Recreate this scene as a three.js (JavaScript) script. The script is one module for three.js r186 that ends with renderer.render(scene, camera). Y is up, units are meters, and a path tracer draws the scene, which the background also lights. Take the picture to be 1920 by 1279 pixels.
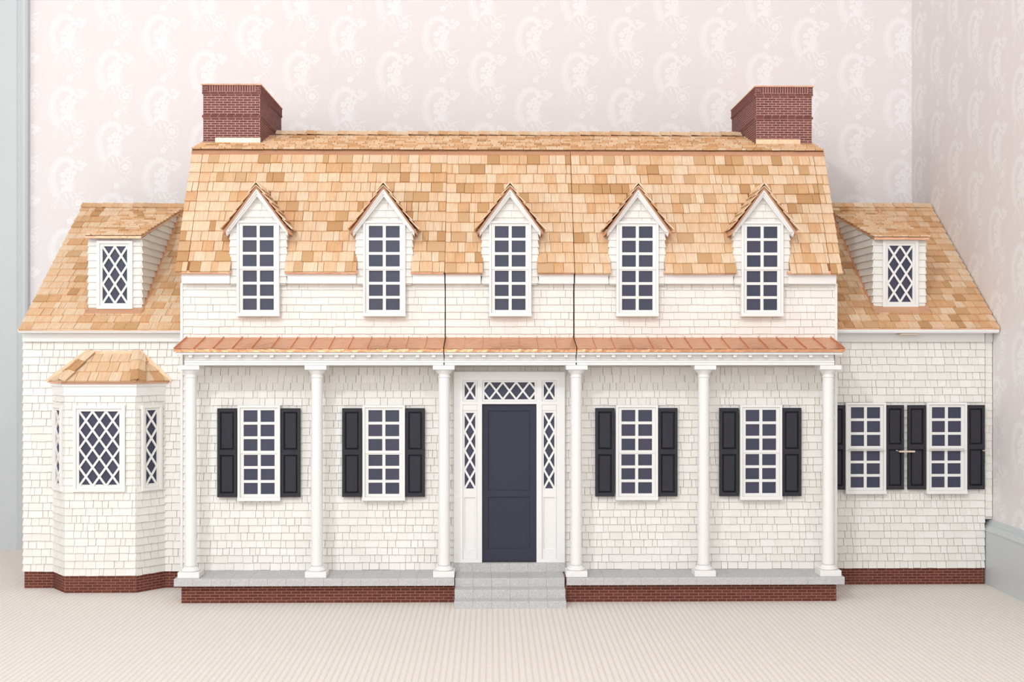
import * as THREE from 'three';
import { mergeGeometries } from 'three/addons/utils/BufferGeometryUtils.js';
import { RoundedBoxGeometry } from 'three/addons/geometries/RoundedBoxGeometry.js';
import { RectAreaLightUniformsLib } from 'three/addons/lights/RectAreaLightUniformsLib.js';

// ---------------------------------------------------------------- camera, light, exposure
const S = 0.001;                                   // the house is measured in millimetres
const scene = new THREE.Scene();
scene.background = new THREE.Color(0x000000);
const YAW = THREE.MathUtils.degToRad(0.95), CAM = [-32, 477.5, 2300];
const camera = new THREE.PerspectiveCamera(2 * THREE.MathUtils.radToDeg(Math.atan(639.5 / 2300)), 1920 / 1279, 0.05, 30);
camera.position.set(CAM[0] * S, CAM[1] * S, CAM[2] * S);
camera.rotation.y = -YAW;
camera.setViewOffset(1920, 1279, 0, -12.5, 1920, 1279);
camera.updateProjectionMatrix();
const renderer = new THREE.WebGLRenderer({ antialias: true });
renderer.toneMapping = THREE.LinearToneMapping;
renderer.toneMappingExposure = 0.342;
renderer.shadowMap.enabled = true;
RectAreaLightUniformsLib.init();
const UNSEEN_LAMPS = [                                    // unseen ceiling spots placed to throw the shadows: x, z, candela, aim
  [-1.25, 3.15, 25, [0.05, 0.5, -0.3]],
  [0.62, 3.0, 8, [0.1, 0.5, -0.3]],
];
const FILL_PANELS = [[-1.5, 1.1, 1.2, 0.6, 2.0], [-0.5, 2.15, 1.5, 0.9, 3]];   // x, z, width, depth, radiance of the unseen ceiling panels added as fill
const UNSEEN_WINDOWS = [[-0.7, 1.3, 1.9, 1.4, 10.5], [1.55, 1.4, 1.3, 1.5, 5.5]];   // unseen window light: added as fill in the wall behind the camera (x, y, width, height, radiance), placed in the left wall to light the right one (z, ...)
const CEIL = 2.5, WX0 = -2.4, WX1 = 0.98, WZ0 = -0.638, WZ1 = 3.9;

// ---------------------------------------------------------------- helpers
let seed = 20240611;
const rnd = () => { seed = (seed + 0x6d2b79f5) | 0; let t = Math.imul(seed ^ (seed >>> 15), 1 | seed); t = (t + Math.imul(t ^ (t >>> 7), 61 | t)) ^ t; return ((t ^ (t >>> 14)) >>> 0) / 4294967296; };
const rr = (a, b) => a + (b - a) * rnd();
const pick = (a) => a[Math.floor(rnd() * a.length)];
const V = (x, y, z) => new THREE.Vector3(x, y, z);
const lat = (n, s) => { const a = new Float32Array(n * n); let q = s; for (let i = 0; i < n * n; i++) { q = (q * 1664525 + 1013904223) >>> 0; a[i] = q / 4294967296; } return a; };
function noiseTile(n, s) {                         // tileable value noise on an n x n lattice, u and v in 0..1
  const a = lat(n, s);
  return (u, v) => {
    let x = (u - Math.floor(u)) * n, y = (v - Math.floor(v)) * n; const i = Math.floor(x) % n, j = Math.floor(y) % n; x -= Math.floor(x); y -= Math.floor(y);
    const f = x * x * (3 - 2 * x), g = y * y * (3 - 2 * y), i1 = (i + 1) % n, j1 = (j + 1) % n;
    return (a[j * n + i] * (1 - f) + a[j * n + i1] * f) * (1 - g) + (a[j1 * n + i] * (1 - f) + a[j1 * n + i1] * f) * g;
  };
}
function tex(w, h, f, srgb = true) {
  const d = new Uint8Array(w * h * 4);
  for (let y = 0; y < h; y++) for (let x = 0; x < w; x++) { const c = f((x + 0.5) / w, (y + 0.5) / h), o = (y * w + x) * 4; for (let k = 0; k < 3; k++) d[o + k] = Math.max(0, Math.min(255, Array.isArray(c) ? c[k] : c)); d[o + 3] = 255; }
  const t = new THREE.DataTexture(d, w, h, THREE.RGBAFormat);
  t.wrapS = t.wrapT = THREE.RepeatWrapping; t.magFilter = THREE.LinearFilter; t.minFilter = THREE.LinearMipmapLinearFilter; t.generateMipmaps = true;
  if (srgb) t.colorSpace = THREE.SRGBColorSpace;
  t.needsUpdate = true;
  return t;
}
const shadows = (o) => { o.traverse((c) => { if (c.isMesh) { c.castShadow = true; c.receiveShadow = true; } }); return o; };
const plain = (g) => {                             // same attributes everywhere, so that anything merges with anything
  const n = g.index ? g.toNonIndexed() : g;
  for (const k of Object.keys(n.attributes)) if (!['position', 'normal', 'uv'].includes(k)) n.deleteAttribute(k);
  if (!n.attributes.uv) n.setAttribute('uv', new THREE.BufferAttribute(new Float32Array(n.attributes.position.count * 2), 2));
  n.clearGroups();
  return n;
};
const merged = (list) => { const a = list.flat().map(plain); return a.length === 1 ? a[0] : mergeGeometries(a); };
function mesh(parent, name, geos, mat, extra) {    // geometries in millimetres -> one named mesh in metres
  const g = merged(Array.isArray(geos) ? geos : [geos]).clone().scale(S, S, S);
  const m = new THREE.Mesh(g, mat);
  m.name = name;
  if (extra) Object.assign(m.userData, extra);
  parent.add(m);
  return m;
}
function group(parent, name, x = 0, y = 0, z = 0, turn = 0) {
  const o = new THREE.Group();
  o.name = name; o.position.set(x * S, y * S, z * S); o.rotation.y = turn;
  parent.add(o);
  return o;
}
const box = (x0, x1, y0, y1, z0, z1) => new THREE.BoxGeometry(x1 - x0, y1 - y0, z1 - z0).translate((x0 + x1) / 2, (y0 + y1) / 2, (z0 + z1) / 2);
const rbox = (x0, x1, y0, y1, z0, z1, r = 0.6) => new RoundedBoxGeometry(x1 - x0, y1 - y0, z1 - z0, 1, r).translate((x0 + x1) / 2, (y0 + y1) / 2, (z0 + z1) / 2);
function metric(g, size) {                         // box-projected uv, one repeat per `size` millimetres
  const n = plain(g), p = n.attributes.position, q = n.attributes.normal, u = n.attributes.uv;
  for (let i = 0; i < p.count; i++) {
    const ax = Math.abs(q.getX(i)), ay = Math.abs(q.getY(i)), az = Math.abs(q.getZ(i));
    if (az >= ax && az >= ay) u.setXY(i, p.getX(i) / size, p.getY(i) / size);
    else if (ay >= ax) u.setXY(i, p.getX(i) / size, p.getZ(i) / size);
    else u.setXY(i, p.getZ(i) / size, p.getY(i) / size);
  }
  return n;
}
function shapeOf(pts, holes = []) {
  const s = new THREE.Shape(pts.map((p) => new THREE.Vector2(p[0], p[1])));
  for (const h of holes) s.holes.push(new THREE.Path(h.map((p) => new THREE.Vector2(p[0], p[1]))));
  return s;
}
const rect = (x0, x1, y0, y1) => [[x0, y0], [x1, y0], [x1, y1], [x0, y1]];
function exZ(pts, z0, z1, holes = [], bevel = 0) { // an outline in x, y given thickness from z0 to z1 (front edge eased by `bevel`)
  return new THREE.ExtrudeGeometry(shapeOf(pts, holes), { depth: z1 - z0 - bevel, bevelEnabled: bevel > 0, bevelThickness: bevel, bevelSize: bevel, bevelOffset: -bevel, bevelSegments: 1, curveSegments: 6 }).translate(0, 0, z0);
}
const exX = (zy, x0, x1) => new THREE.ExtrudeGeometry(shapeOf(zy), { depth: x1 - x0, bevelEnabled: false }).rotateY(-Math.PI / 2).translate(x1, 0, 0);   // outline in z, y run along x
const exY = (xz, y0, y1) => new THREE.ExtrudeGeometry(shapeOf(xz.map((p) => [p[0], -p[1]])), { depth: y1 - y0, bevelEnabled: false }).rotateX(-Math.PI / 2).translate(0, y0, 0);
function prism(top, bot, uv) {                     // convex top and bottom rings of the same length
  const P = [], U = [], tri = (a, b, c, ta, tb, tc) => { P.push(...a, ...b, ...c); U.push(...uv(ta), ...uv(tb), ...uv(tc)); }, n = top.length;
  for (let i = 1; i < n - 1; i++) { tri(top[0], top[i], top[i + 1], top[0], top[i], top[i + 1]); tri(bot[0], bot[i + 1], bot[i], bot[0], bot[i + 1], bot[i]); }
  for (let i = 0; i < n; i++) { const j = (i + 1) % n; tri(bot[i], bot[j], top[j], bot[i], bot[j], top[j]); tri(bot[i], top[j], top[i], bot[i], top[j], top[i]); }
  const g = new THREE.BufferGeometry();
  g.setAttribute('position', new THREE.BufferAttribute(new Float32Array(P), 3));
  g.setAttribute('uv', new THREE.BufferAttribute(new Float32Array(U), 2));
  g.computeVertexNormals();
  return g;
}
function clip(poly, region) {                      // convex polygon cut by a convex counter-clockwise region
  let out = poly;
  for (let i = 0; i < region.length && out.length; i++) {
    const a = region[i], b = region[(i + 1) % region.length], side = (p) => (b[0] - a[0]) * (p[1] - a[1]) - (b[1] - a[1]) * (p[0] - a[0]), src = out;
    out = [];
    for (let k = 0; k < src.length; k++) {
      const p = src[k], q = src[(k + 1) % src.length], sp = side(p), sq = side(q);
      if (sp >= 0) out.push(p);
      if ((sp > 0 && sq < 0) || (sp < 0 && sq > 0)) { const t = sp / (sp - sq); out.push([p[0] + t * (q[0] - p[0]), p[1] + t * (q[1] - p[1])]); }
    }
  }
  return out.filter((p, i) => { const q = out[(i + 1) % out.length]; return Math.hypot(p[0] - q[0], p[1] - q[1]) > 0.05; });
}
const areaSign = (p) => p.reduce((s, a, i) => { const b = p[(i + 1) % p.length]; return s + a[0] * b[1] - a[1] * b[0]; }, 0);
const areaOf = (p) => Math.abs(p.reduce((s, a, i) => { const b = p[(i + 1) % p.length]; return s + a[0] * b[1] - a[1] * b[0]; }, 0)) / 2;

// ---------------------------------------------------------------- materials
const nA = noiseTile(8, 11), nB = noiseTile(32, 12), nC = noiseTile(64, 13), nD = noiseTile(128, 14);
const col = (r, g, b) => new THREE.Color().setRGB(r / 255, g / 255, b / 255, THREE.SRGBColorSpace);
const std = (c, rough = 0.6, o = {}) => new THREE.MeshStandardMaterial({ color: c, roughness: rough, ...o });
const woodStraight = tex(256, 256, (u, v) => { const g = nD(u, v * 0.02 + 0.1) * 0.5 + nC(u, v * 0.06 + 0.4) * 0.3 + nB(u * 0.5, v * 0.12) * 0.2; return [255 - 34 * g - 6 * nD(u, v), 255 - 50 * g - 8 * nD(u, v), 255 - 70 * g - 10 * nD(u, v)]; });
const woodSlash = tex(256, 256, (u, v) => { const w = u * 20 + v * 24 + nA(u, v) * 1.6, g = Math.pow(0.5 + 0.5 * Math.sin(w * 6.2832), 2) * 0.45 + nD(u, v) * 0.5; return [255 - 46 * g, 255 - 62 * g, 255 - 80 * g]; });
const speck = tex(256, 256, (u, v) => { const a = nD(u, v), b = nD(u + 0.37, v + 0.61), c = nC(u, v); return 214 + 26 * c + (a > 0.66 ? -70 * (a - 0.66) / 0.34 : 0) + (b > 0.8 ? 26 : 0); });
const brushed = tex(128, 128, (u, v) => 150 + 90 * nC(u, v) + 15 * nD(u, v), false);
const dents = tex(256, 256, (u, v) => 255 * (0.55 * nA(u, v) + 0.3 * noiseTile(16, 5)(u, v) + 0.15 * nB(u, v)), false);
const grit = tex(256, 256, (u, v) => 255 * (0.5 * nD(u, v) + 0.5 * nC(u, v * 0.2)), false);
const LIGHT_WOOD = [[252, 226, 197], [249, 217, 183], [253, 232, 206], [247, 211, 174], [251, 223, 193], [250, 226, 199]].map((c) => std(col(...c), 0.75, { map: woodStraight }));
const DARK_WOOD = [[222, 180, 132], [212, 166, 118], [226, 188, 146]].map((c) => std(col(...c), 0.78, { map: woodSlash }));
const MID_WOOD = [[240, 202, 162], [236, 192, 148]].map((c) => std(col(...c), 0.75, { map: woodStraight }));
const cedar = (pd = 0.16, pm = 0.14) => { const r = rnd(); return r < pd ? pick(DARK_WOOD) : r < pd + pm ? pick(MID_WOOD) : pick(LIGHT_WOOD); };
const WHITES = [[241, 237, 230], [237, 233, 225], [243, 239, 233], [239, 235, 228]].map((c) => std(col(...c), 0.62, { bumpMap: grit, bumpScale: 0.00012 }));
const BRICKS = [[106, 54, 40], [98, 49, 37], [112, 59, 45], [101, 50, 38]].map((c) => std(col(...c), 0.85, { bumpMap: grit, bumpScale: 0.0002 }));
const CBRICKS = [[122, 68, 62], [114, 62, 57], [129, 74, 68], [118, 65, 61]].map((c) => std(col(...c), 0.8, { bumpMap: grit, bumpScale: 0.0002 }));
const M = {
  paint: std(col(240, 238, 234), 0.45),
  trim: std(col(242, 240, 237), 0.4),
  back: std(col(214, 208, 200), 0.8),
  deck: std(col(150, 104, 66), 0.9),
  dark: std(col(40, 36, 36), 0.9),
  mortar: std(col(190, 138, 118), 0.95),
  chimneyMortar: std(col(226, 190, 180), 0.95),
  copper: std(new THREE.Color().setRGB(0.74, 0.38, 0.21), 0.42, { metalness: 0.9, roughnessMap: brushed, bumpMap: dents, bumpScale: 0.002 }),
  copperSheet: std(new THREE.Color().setRGB(0.95, 0.58, 0.39), 0.45, { metalness: 0.92, bumpMap: dents, bumpScale: 0.0008 }),
  pane: [[54, 56, 79], [48, 53, 75], [56, 55, 77]].map((c) => new THREE.MeshPhysicalMaterial({ color: col(...c), roughness: 0.55, clearcoat: 0.25, clearcoatRoughness: 0.4 })),
  shutter: std(col(34, 34, 44), 0.6, { bumpMap: grit, bumpScale: 0.0001 }),
  door: std(col(44, 46, 63), 0.6, { bumpMap: grit, bumpScale: 0.0001 }),
  granite: std(col(226, 224, 223), 0.8, { map: speck, bumpMap: speck, bumpScale: 0.0002 }),
  grey: std(col(206, 210, 211), 0.5),
  bareWood: std(col(225, 205, 185), 0.7),
};

// ---------------------------------------------------------------- the room
const structure = (o) => { o.userData.kind = 'structure'; return o; };
const m3 = (x0, x1, y0, y1, z0, z1) => box(x0 / S, x1 / S, y0 / S, y1 / S, z0 / S, z1 / S);
const carpetRibs = 8, rib = 9.7, carpetTile = carpetRibs * rib;     // millimetres
const carpetHeight = (u, v) => {
  const k = u * carpetRibs, f = k - Math.floor(k), wob = 0.06 * (nC(u, v) - 0.5), x = f + wob;
  if (x > 0.8 || x < 0.02) return 0.28 + 0.16 * nD(u * 2, v);
  const t = (x - 0.02) / 0.78, half = t < 0.5 ? t * 2 : (1 - t) * 2, w = v * 17 + (t < 0.5 ? 1 : -1) * half * 0.35 + (Math.floor(k) % 2) * 0.5, loop = 0.5 + 0.5 * Math.sin(w * 6.2832);
  return 0.34 + 0.2 * Math.sqrt(Math.max(0, Math.sin(half * Math.PI * 0.9))) + 0.46 * loop * (0.35 + 0.65 * half) + 0.2 * (nD(u, v) - 0.5);
};
const carpetMap = tex(512, 512, (u, v) => { const h = carpetHeight(u, v), k = Math.min(1, Math.max(0, (h - 0.12) / 0.85)), n = (nD(u + 0.3, v + 0.2) - 0.5) * 16 + (nC(u, v * 1.0) - 0.5) * 10, f = nD(u + 0.7, v + 0.13), fleck = f > 0.88 ? -40 * (f - 0.88) / 0.12 : 0; return [222 + 28 * k + n + fleck, 206 + 40 * k + n + fleck, 194 + 46 * k + n + fleck]; });
const carpetBump = tex(512, 512, (u, v) => 255 * carpetHeight(u, v), false);
for (const t of [carpetMap, carpetBump]) t.repeat.set(1, 1);
const carpet = std(0xffffff, 0.95, { map: carpetMap, bumpMap: carpetBump, bumpScale: 0.001 });
structure(mesh(scene, 'floor', metric(m3(WX0, WX1 + 0.1, -0.08, 0, WZ0 - 0.1, WZ1), carpetTile), carpet));

// wallpaper: a drop repeat of plume, rosettes, leaves and sprig printed in white on pale pink, 222 x 170 mm
const paper = document.createElement('canvas');
{
  const TW = 841, TH = 644, k = 1024 / TW;
  paper.width = 1024; paper.height = 784;
  const c = paper.getContext('2d');
  c.fillStyle = 'rgb(239,232,231)'; c.fillRect(0, 0, 1024, 784);
  const ink = 'rgb(248,244,243)';
  const motif = () => {
    c.strokeStyle = ink; c.fillStyle = ink; c.lineCap = 'round'; c.lineJoin = 'round';
    const spine = [[105, 380], [74, 330], [52, 272], [44, 210], [52, 150], [76, 98], [112, 58], [158, 38], [204, 48], [232, 76], [238, 104]];
    const line = (p, w) => { c.lineWidth = w; c.beginPath(); p.forEach((q, i) => (i ? c.lineTo(...q) : c.moveTo(...q))); c.stroke(); };
    line(spine, 9);
    for (let i = 0; i < 38; i++) {                 // plume barbs
      const s = (i / 37) * (spine.length - 1.001), a = Math.floor(s), f = s - a, p = spine[a], q = spine[a + 1], x = p[0] + f * (q[0] - p[0]), y = p[1] + f * (q[1] - p[1]), d = Math.atan2(q[1] - p[1], q[0] - p[0]), L = 46 - 22 * (i / 37);
      for (const w of [-1, 1]) line([[x, y], [x + L * Math.cos(d + w * 0.95), y + L * Math.sin(d + w * 0.95)]], 7.2);
    }
    const rose = (x, y, r, n = 6) => {
      c.lineWidth = 5; for (let i = 0; i < n; i++) { const a = (i / n) * 6.2832 + x; c.beginPath(); c.arc(x + r * 0.62 * Math.cos(a), y + r * 0.62 * Math.sin(a), r * 0.42, 0, 6.2832); c.fill(); }
      c.save(); c.fillStyle = 'rgb(241,235,234)'; c.beginPath(); c.arc(x, y, r * 0.3, 0, 6.2832); c.fill(); c.restore(); c.beginPath(); c.arc(x, y, r * 0.16, 0, 6.2832); c.fill();
    };
    const leaf = (x, y, a, L, w) => { c.save(); c.translate(x, y); c.rotate(a); c.beginPath(); c.moveTo(0, 0); c.quadraticCurveTo(L * 0.5, -w, L, 0); c.quadraticCurveTo(L * 0.5, w, 0, 0); c.fill(); c.restore(); };
    const drop = (x, y, a, L) => { c.save(); c.translate(x, y); c.rotate(a); c.lineWidth = 5; c.beginPath(); c.moveTo(0, 0); c.quadraticCurveTo(L * 0.6, -10, L * 0.8, -17); c.arc(L * 0.86, 0, 18, -1.9, 1.9); c.quadraticCurveTo(L * 0.6, 10, 0, 0); c.stroke(); c.beginPath(); c.arc(L * 0.84, 0, 6, 0, 6.2832); c.fill(); c.restore(); };
    rose(196, 146, 34); rose(148, 184, 27); rose(212, 212, 34); rose(150, 246, 27); rose(246, 168, 20);
    for (let i = 0; i < 8; i++) leaf(150, 318, -1.15 + i * 0.19, 150 - 12 * Math.abs(i - 3), 13);
    for (let i = 0; i < 5; i++) leaf(128, 350, -1.5 + i * 0.2, 70, 8);
    leaf(160, 336, 1.2, 84, 15); leaf(196, 330, 1.05, 96, 15); leaf(236, 322, 0.95, 78, 12); leaf(266, 360, -0.35, 86, 12);
    rose(296, 66, 24, 4); rose(336, 88, 26, 4); rose(306, 122, 24, 4); leaf(238, 150, -0.5, 62, 8); rose(268, 112, 14, 4);
    drop(106, 384, 2.05, 118); drop(118, 384, 0.92, 132);
    c.lineWidth = 7; for (let i = 0; i < 9; i++) { const a = (i / 9) * 6.2832; c.beginPath(); c.arc(286 + 42 * Math.cos(a), 432 + 46 * Math.sin(a), 17, a - 1.6, a + 1.6); c.stroke(); }
    rose(286, 432, 32, 6); leaf(300, 346, -0.3, 60, 10);
    line([[300, 500], [270, 545], [226, 590]], 5);
    leaf(286, 520, 0.75, 56, 9); leaf(270, 540, 3.6, 46, 8); leaf(270, 546, 1.0, 66, 8); leaf(250, 566, -0.6, 50, 8); leaf(246, 568, 3.4, 44, 8); rose(206, 600, 28, 5);
    for (const [x, y] of [[-40, 470], [-66, 214], [-20, 560], [402, 330]]) { c.beginPath(); c.arc(x, y, 4, 0, 6.2832); c.fill(); }
  };
  for (const [ox, oy] of [[0, 0], [420, 322]]) for (const tx of [-1, 0, 1]) for (const ty of [-1, 0, 1]) { c.save(); c.scale(k, k); c.translate(ox + tx * TW, oy + ty * TH); motif(); c.restore(); }
}
const paperTex = (ou, ov) => { const t = new THREE.CanvasTexture(paper); t.wrapS = t.wrapT = THREE.RepeatWrapping; t.colorSpace = THREE.SRGBColorSpace; t.magFilter = THREE.LinearFilter; t.repeat.set(1 / 222, 1 / 170); t.offset.set(ou, ov); return t; };
const paperBack = std(0xffffff, 0.7, { map: paperTex(314 / 222, 1 - 1192 / 170) }), paperRight = std(0xffffff, 0.7, { map: paperTex(0.35, 1 - 1192 / 170) });
structure(mesh(scene, 'wall_back', metric(m3(WX0 - 0.1, WX1 + 0.1, 0, CEIL, WZ0 - 0.1, WZ0), 1), paperBack));
structure(mesh(scene, 'wall_right', metric(m3(WX1, WX1 + 0.1, 0, CEIL, WZ0, WZ1), 1), paperRight));
const plaster = std(col(238, 232, 229), 0.85);
UNSEEN_WINDOWS.forEach(([c, y, w, h, r], i) => {          // each wall is built facing +z and, for the left one, turned
  const X = c / S, Y = y / S, a = w / S / 2, b = h / S / 2;
  const wallGeo = i ? exZ(rect(-WZ1 / S, -(WZ0 - 0.1) / S, 0, CEIL / S), 0, 100, [rect(-X - a, -X + a, Y - b, Y + b)]).rotateY(Math.PI / 2).translate((WX0 - 0.1) / S, 0, 0)
    : exZ(rect((WX0 - 0.1) / S, (WX1 + 0.1) / S, 0, CEIL / S), WZ1 / S, WZ1 / S + 100, [rect(X - a, X + a, Y - b, Y + b)]);
  structure(mesh(scene, i ? 'wall_left' : 'wall_front', wallGeo, plaster));
  const win = structure(i ? group(scene, 'window_2', WX0 / S, Y, X, -Math.PI / 2) : group(scene, 'window_1', X, Y, WZ1 / S));  // window behind the camera added as porch fill; left one placed out of view
  mesh(win, 'frame', [exZ(rect(-a - 70, a + 70, -b - 70, b + 70), -18, 0, [rect(-a, a, -b, b)]), exZ(rect(-a, a, -b, b), 20, 60, [rect(-a + 45, a - 45, -b + 45, b - 45)]), box(-14, 14, -b + 40, b - 40, 22, 58), box(-a + 40, a - 40, -14, 14, 22, 58)], std(col(240, 240, 238), 0.5));
  mesh(win, 'pane', box(-a + 1, a - 1, -b + 1, b - 1, 62, 68), new THREE.MeshStandardMaterial({ color: 0xffffff, emissive: 0xeaf3ff, emissiveIntensity: 1 }));  // glowing sheet standing in for daylight
  const l = new THREE.RectAreaLight(new THREE.Color().setRGB(0.92, 0.965, 1), r, w, h);
  l.position.z = -0.03; l.name = 'unseen_window_light';
  win.add(l);
});
structure(mesh(scene, 'ceiling', m3(WX0 - 0.1, WX1 + 0.1, CEIL, CEIL + 0.1, WZ0 - 0.1, WZ1 + 0.1), std(col(245, 244, 242), 0.9)));
// grey painted baseboard with a moulded cap along the right wall, and the grey door casing on the back wall
const cap = [[980, 0], [965, 0], [965, 107], [963.5, 108], [963.5, 111], [966, 113], [967.5, 117], [971, 119.5], [971, 122], [974.5, 124], [976, 129], [980, 130]];
structure(mesh(scene, 'baseboard_right', new THREE.ExtrudeGeometry(shapeOf(cap), { depth: 4530, bevelEnabled: false }).translate(0, 0, -635), M.grey));
const casing = [[-1206, -638], [-1130, -638], [-1130, -622], [-1135, -618], [-1141, -618], [-1143, -621], [-1146, -619.5], [-1149, -621.5], [-1152, -620], [-1155, -623], [-1158, -625], [-1203, -625], [-1206, -627]];
structure(mesh(scene, 'trim_1', exY(casing.slice().reverse(), 0, 2150), M.grey));
{
  const d = structure(group(scene, 'door_1'));
  mesh(d, 'door_leaf', [exZ(rect(-2050, -1208, 3, 2140), -637, -630, [rect(-1950, -1310, 140, 900), rect(-1950, -1310, 1050, 2030)], 1), box(-1960, -1300, 130, 2040, -637.5, -634)], M.grey);
  mesh(d, 'door_handle', new THREE.SphereGeometry(26, 20, 14).translate(-1262, 980, -585), std(col(190, 160, 100), 0.3, { metalness: 1 }));
  mesh(d, 'handle_shank', new THREE.CylinderGeometry(9, 12, 30, 16).rotateX(Math.PI / 2).translate(-1262, 980, -617), std(col(190, 160, 100), 0.3, { metalness: 1 }));
}

// lamps out of view: spots placed for the shadows, flush panels added as fill, each with its light just before the glowing face
UNSEEN_LAMPS.forEach(([x, z, cd, aim], i) => {
  const t = group(scene, i ? 'unseen_spot_lamp_001' : 'unseen_spot_lamp', x / S, CEIL / S, z / S);
  t.userData = { label: i ? 'unseen ceiling spot lamp nearer the wallpapered side wall, turned to the dollhouse' : 'unseen ceiling spot lamp farther from the wallpapered side wall, turned to the dollhouse', category: 'lamp' };
  mesh(t, 'base', new THREE.LatheGeometry([[0, -1], [50, -1], [53, -6], [44, -16], [0, -18]].map((p) => new THREE.Vector2(...p)), 32), M.paint);
  mesh(t, 'stem', new THREE.CylinderGeometry(9, 9, 90, 16).translate(0, -55, 0), M.paint);
  const at = new THREE.Vector3(x, CEIL - 0.12, z), to = new THREE.Vector3(...aim), dir = to.clone().sub(at).normalize(), q = new THREE.Quaternion().setFromUnitVectors(new THREE.Vector3(0, -1, 0), dir);
  const head = new THREE.LatheGeometry([[0, 60], [46, 60], [54, 52], [62, -70], [66, -74], [62, -74], [57, -66], [50, 48], [0, 50]].map((p) => new THREE.Vector2(...p)), 40), face = new THREE.CylinderGeometry(56, 56, 4, 40).translate(0, -58, 0);
  for (const g of [head, face]) g.applyQuaternion(q).translate(0, -120, 0);
  mesh(t, 'shade', head, M.paint);
  const e = new THREE.Color().setRGB(0.92, 0.965, 1);
  mesh(t, 'lens', face, new THREE.MeshStandardMaterial({ color: 0xffffff, emissive: e, emissiveIntensity: 3 }));
  const l = new THREE.SpotLight(e, cd, 0, 0.85, 0.9, 2);
  l.position.copy(dir.clone().multiplyScalar(0.085)).add(new THREE.Vector3(0, -0.12, 0)); l.shadow.radius = 5; l.castShadow = true; l.name = 'unseen_spot_light';
  l.target.position.copy(to.clone().sub(new THREE.Vector3(x, CEIL, z)));
  t.add(l, l.target);
});
FILL_PANELS.forEach(([x, z, w, d, r], i) => {
  const t = group(scene, i ? 'unseen_fill_panel_001' : 'unseen_fill_panel', x / S, CEIL / S, z / S);
  t.userData = { label: i ? 'larger unseen ceiling panel added as soft fill, just ahead of the spot lamps' : 'smaller unseen ceiling panel added as soft fill, close to the left wall', category: 'light' };
  const hw = (w / S) / 2, hd = (d / S) / 2;
  mesh(t, 'frame', new THREE.ExtrudeGeometry(shapeOf(rect(-hw - 20, hw + 20, -hd - 20, hd + 20), [rect(-hw, hw, -hd, hd)]), { depth: 24, bevelEnabled: false }).rotateX(Math.PI / 2).translate(0, -0.5, 0), M.paint);
  mesh(t, 'diffuser', box(-hw, hw, -14, -4, -hd, hd), new THREE.MeshStandardMaterial({ color: 0xffffff, emissive: 0xfffaf4, emissiveIntensity: 0.8 }));
  const l = new THREE.RectAreaLight(new THREE.Color().setRGB(0.92, 0.965, 1), r, w, d);
  l.position.y = -0.02; l.rotation.x = -Math.PI / 2; l.name = 'fill_panel_light';
  t.add(l);
});

// ---------------------------------------------------------------- the dollhouse
const house = group(scene, 'dollhouse');
house.userData = { label: 'large white shingled dollhouse with cedar roofs, brick chimneys and columned porch', category: 'dollhouse' };

// pieces: the largest CAP of each kind become parts of their own, the rest one joined part
const kinds = {};
const eye = V(...CAM);
function piece(kind, parent, geo, mat, frame, at, size) {
  const m = new THREE.Matrix4().makeBasis(frame.u, frame.v, frame.n);
  const p = frame.o.clone().addScaledVector(frame.u, at[0]).addScaledVector(frame.v, at[1]);
  const d = eye.clone().sub(p), L = d.length();
  m.setPosition(p.x * S, p.y * S, p.z * S);
  (kinds[kind] ??= []).push({ parent, geo, mat, m, score: (size * Math.max(0, frame.n.dot(d) / L)) / (L * L), k: kinds[kind].length });
}
function settle(kind, cap = 300, minScore = 0) {
  const list = (kinds[kind] ?? []).sort((a, b) => b.score - a.score || a.k - b.k), rest = [];
  list.forEach((q, i) => {
    if (i < cap && q.score > minScore) {
      const o = new THREE.Mesh(q.geo, q.mat);
      o.name = kind; q.m.decompose(o.position, o.quaternion, o.scale);
      q.parent.add(o);
    } else rest.push(q);
  });
  if (!rest.length) return;
  const by = new Map();
  for (const q of rest) { if (!by.has(q.mat)) by.set(q.mat, []); by.get(q.mat).push(q.geo.clone().applyMatrix4(q.m)); }
  const mats = [...by.keys()], g = mergeGeometries(mats.map((k) => mergeGeometries(by.get(k))), true), o = new THREE.Mesh(g, mats);
  o.name = kind; o.userData.kind = 'stuff';
  house.add(o);
}
const FR = (o, u, v) => { const U = u.clone().normalize(), W = v.clone().addScaledVector(U, -v.dot(U)).normalize(); return { o, u: U, v: W, n: U.clone().cross(W) }; };
const cache = new Map();
// one shingle: a wedge thick at its butt. poly in the plane (butt at y = 0), L its length.
function shingleGeo(poly, L, t0, t1, lift = 0) {
  const th = (y) => t1 + (t0 - t1) * Math.min(1, y / L), lo = (y) => lift * (1 - Math.min(1, y / L)) - 0.3, ou = rnd() * 256, ov = rnd() * 256;
  return prism(poly.map(([x, y]) => [x, y, th(y)]), poly.map(([x, y]) => [x, y, lo(y)]), (p) => [(p[0] + ou) / 60, (p[1] + ov) / 60]).scale(S, S, S);
}
function rectShingle(w, L, t0, t1, lift, variant) {
  const key = [w, L, t0, t1, lift, variant].join();
  if (!cache.has(key)) cache.set(key, shingleGeo([[0, 0], [w, 0], [w, L], [0, L]], L, t0, t1, lift));
  return cache.get(key);
}
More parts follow.
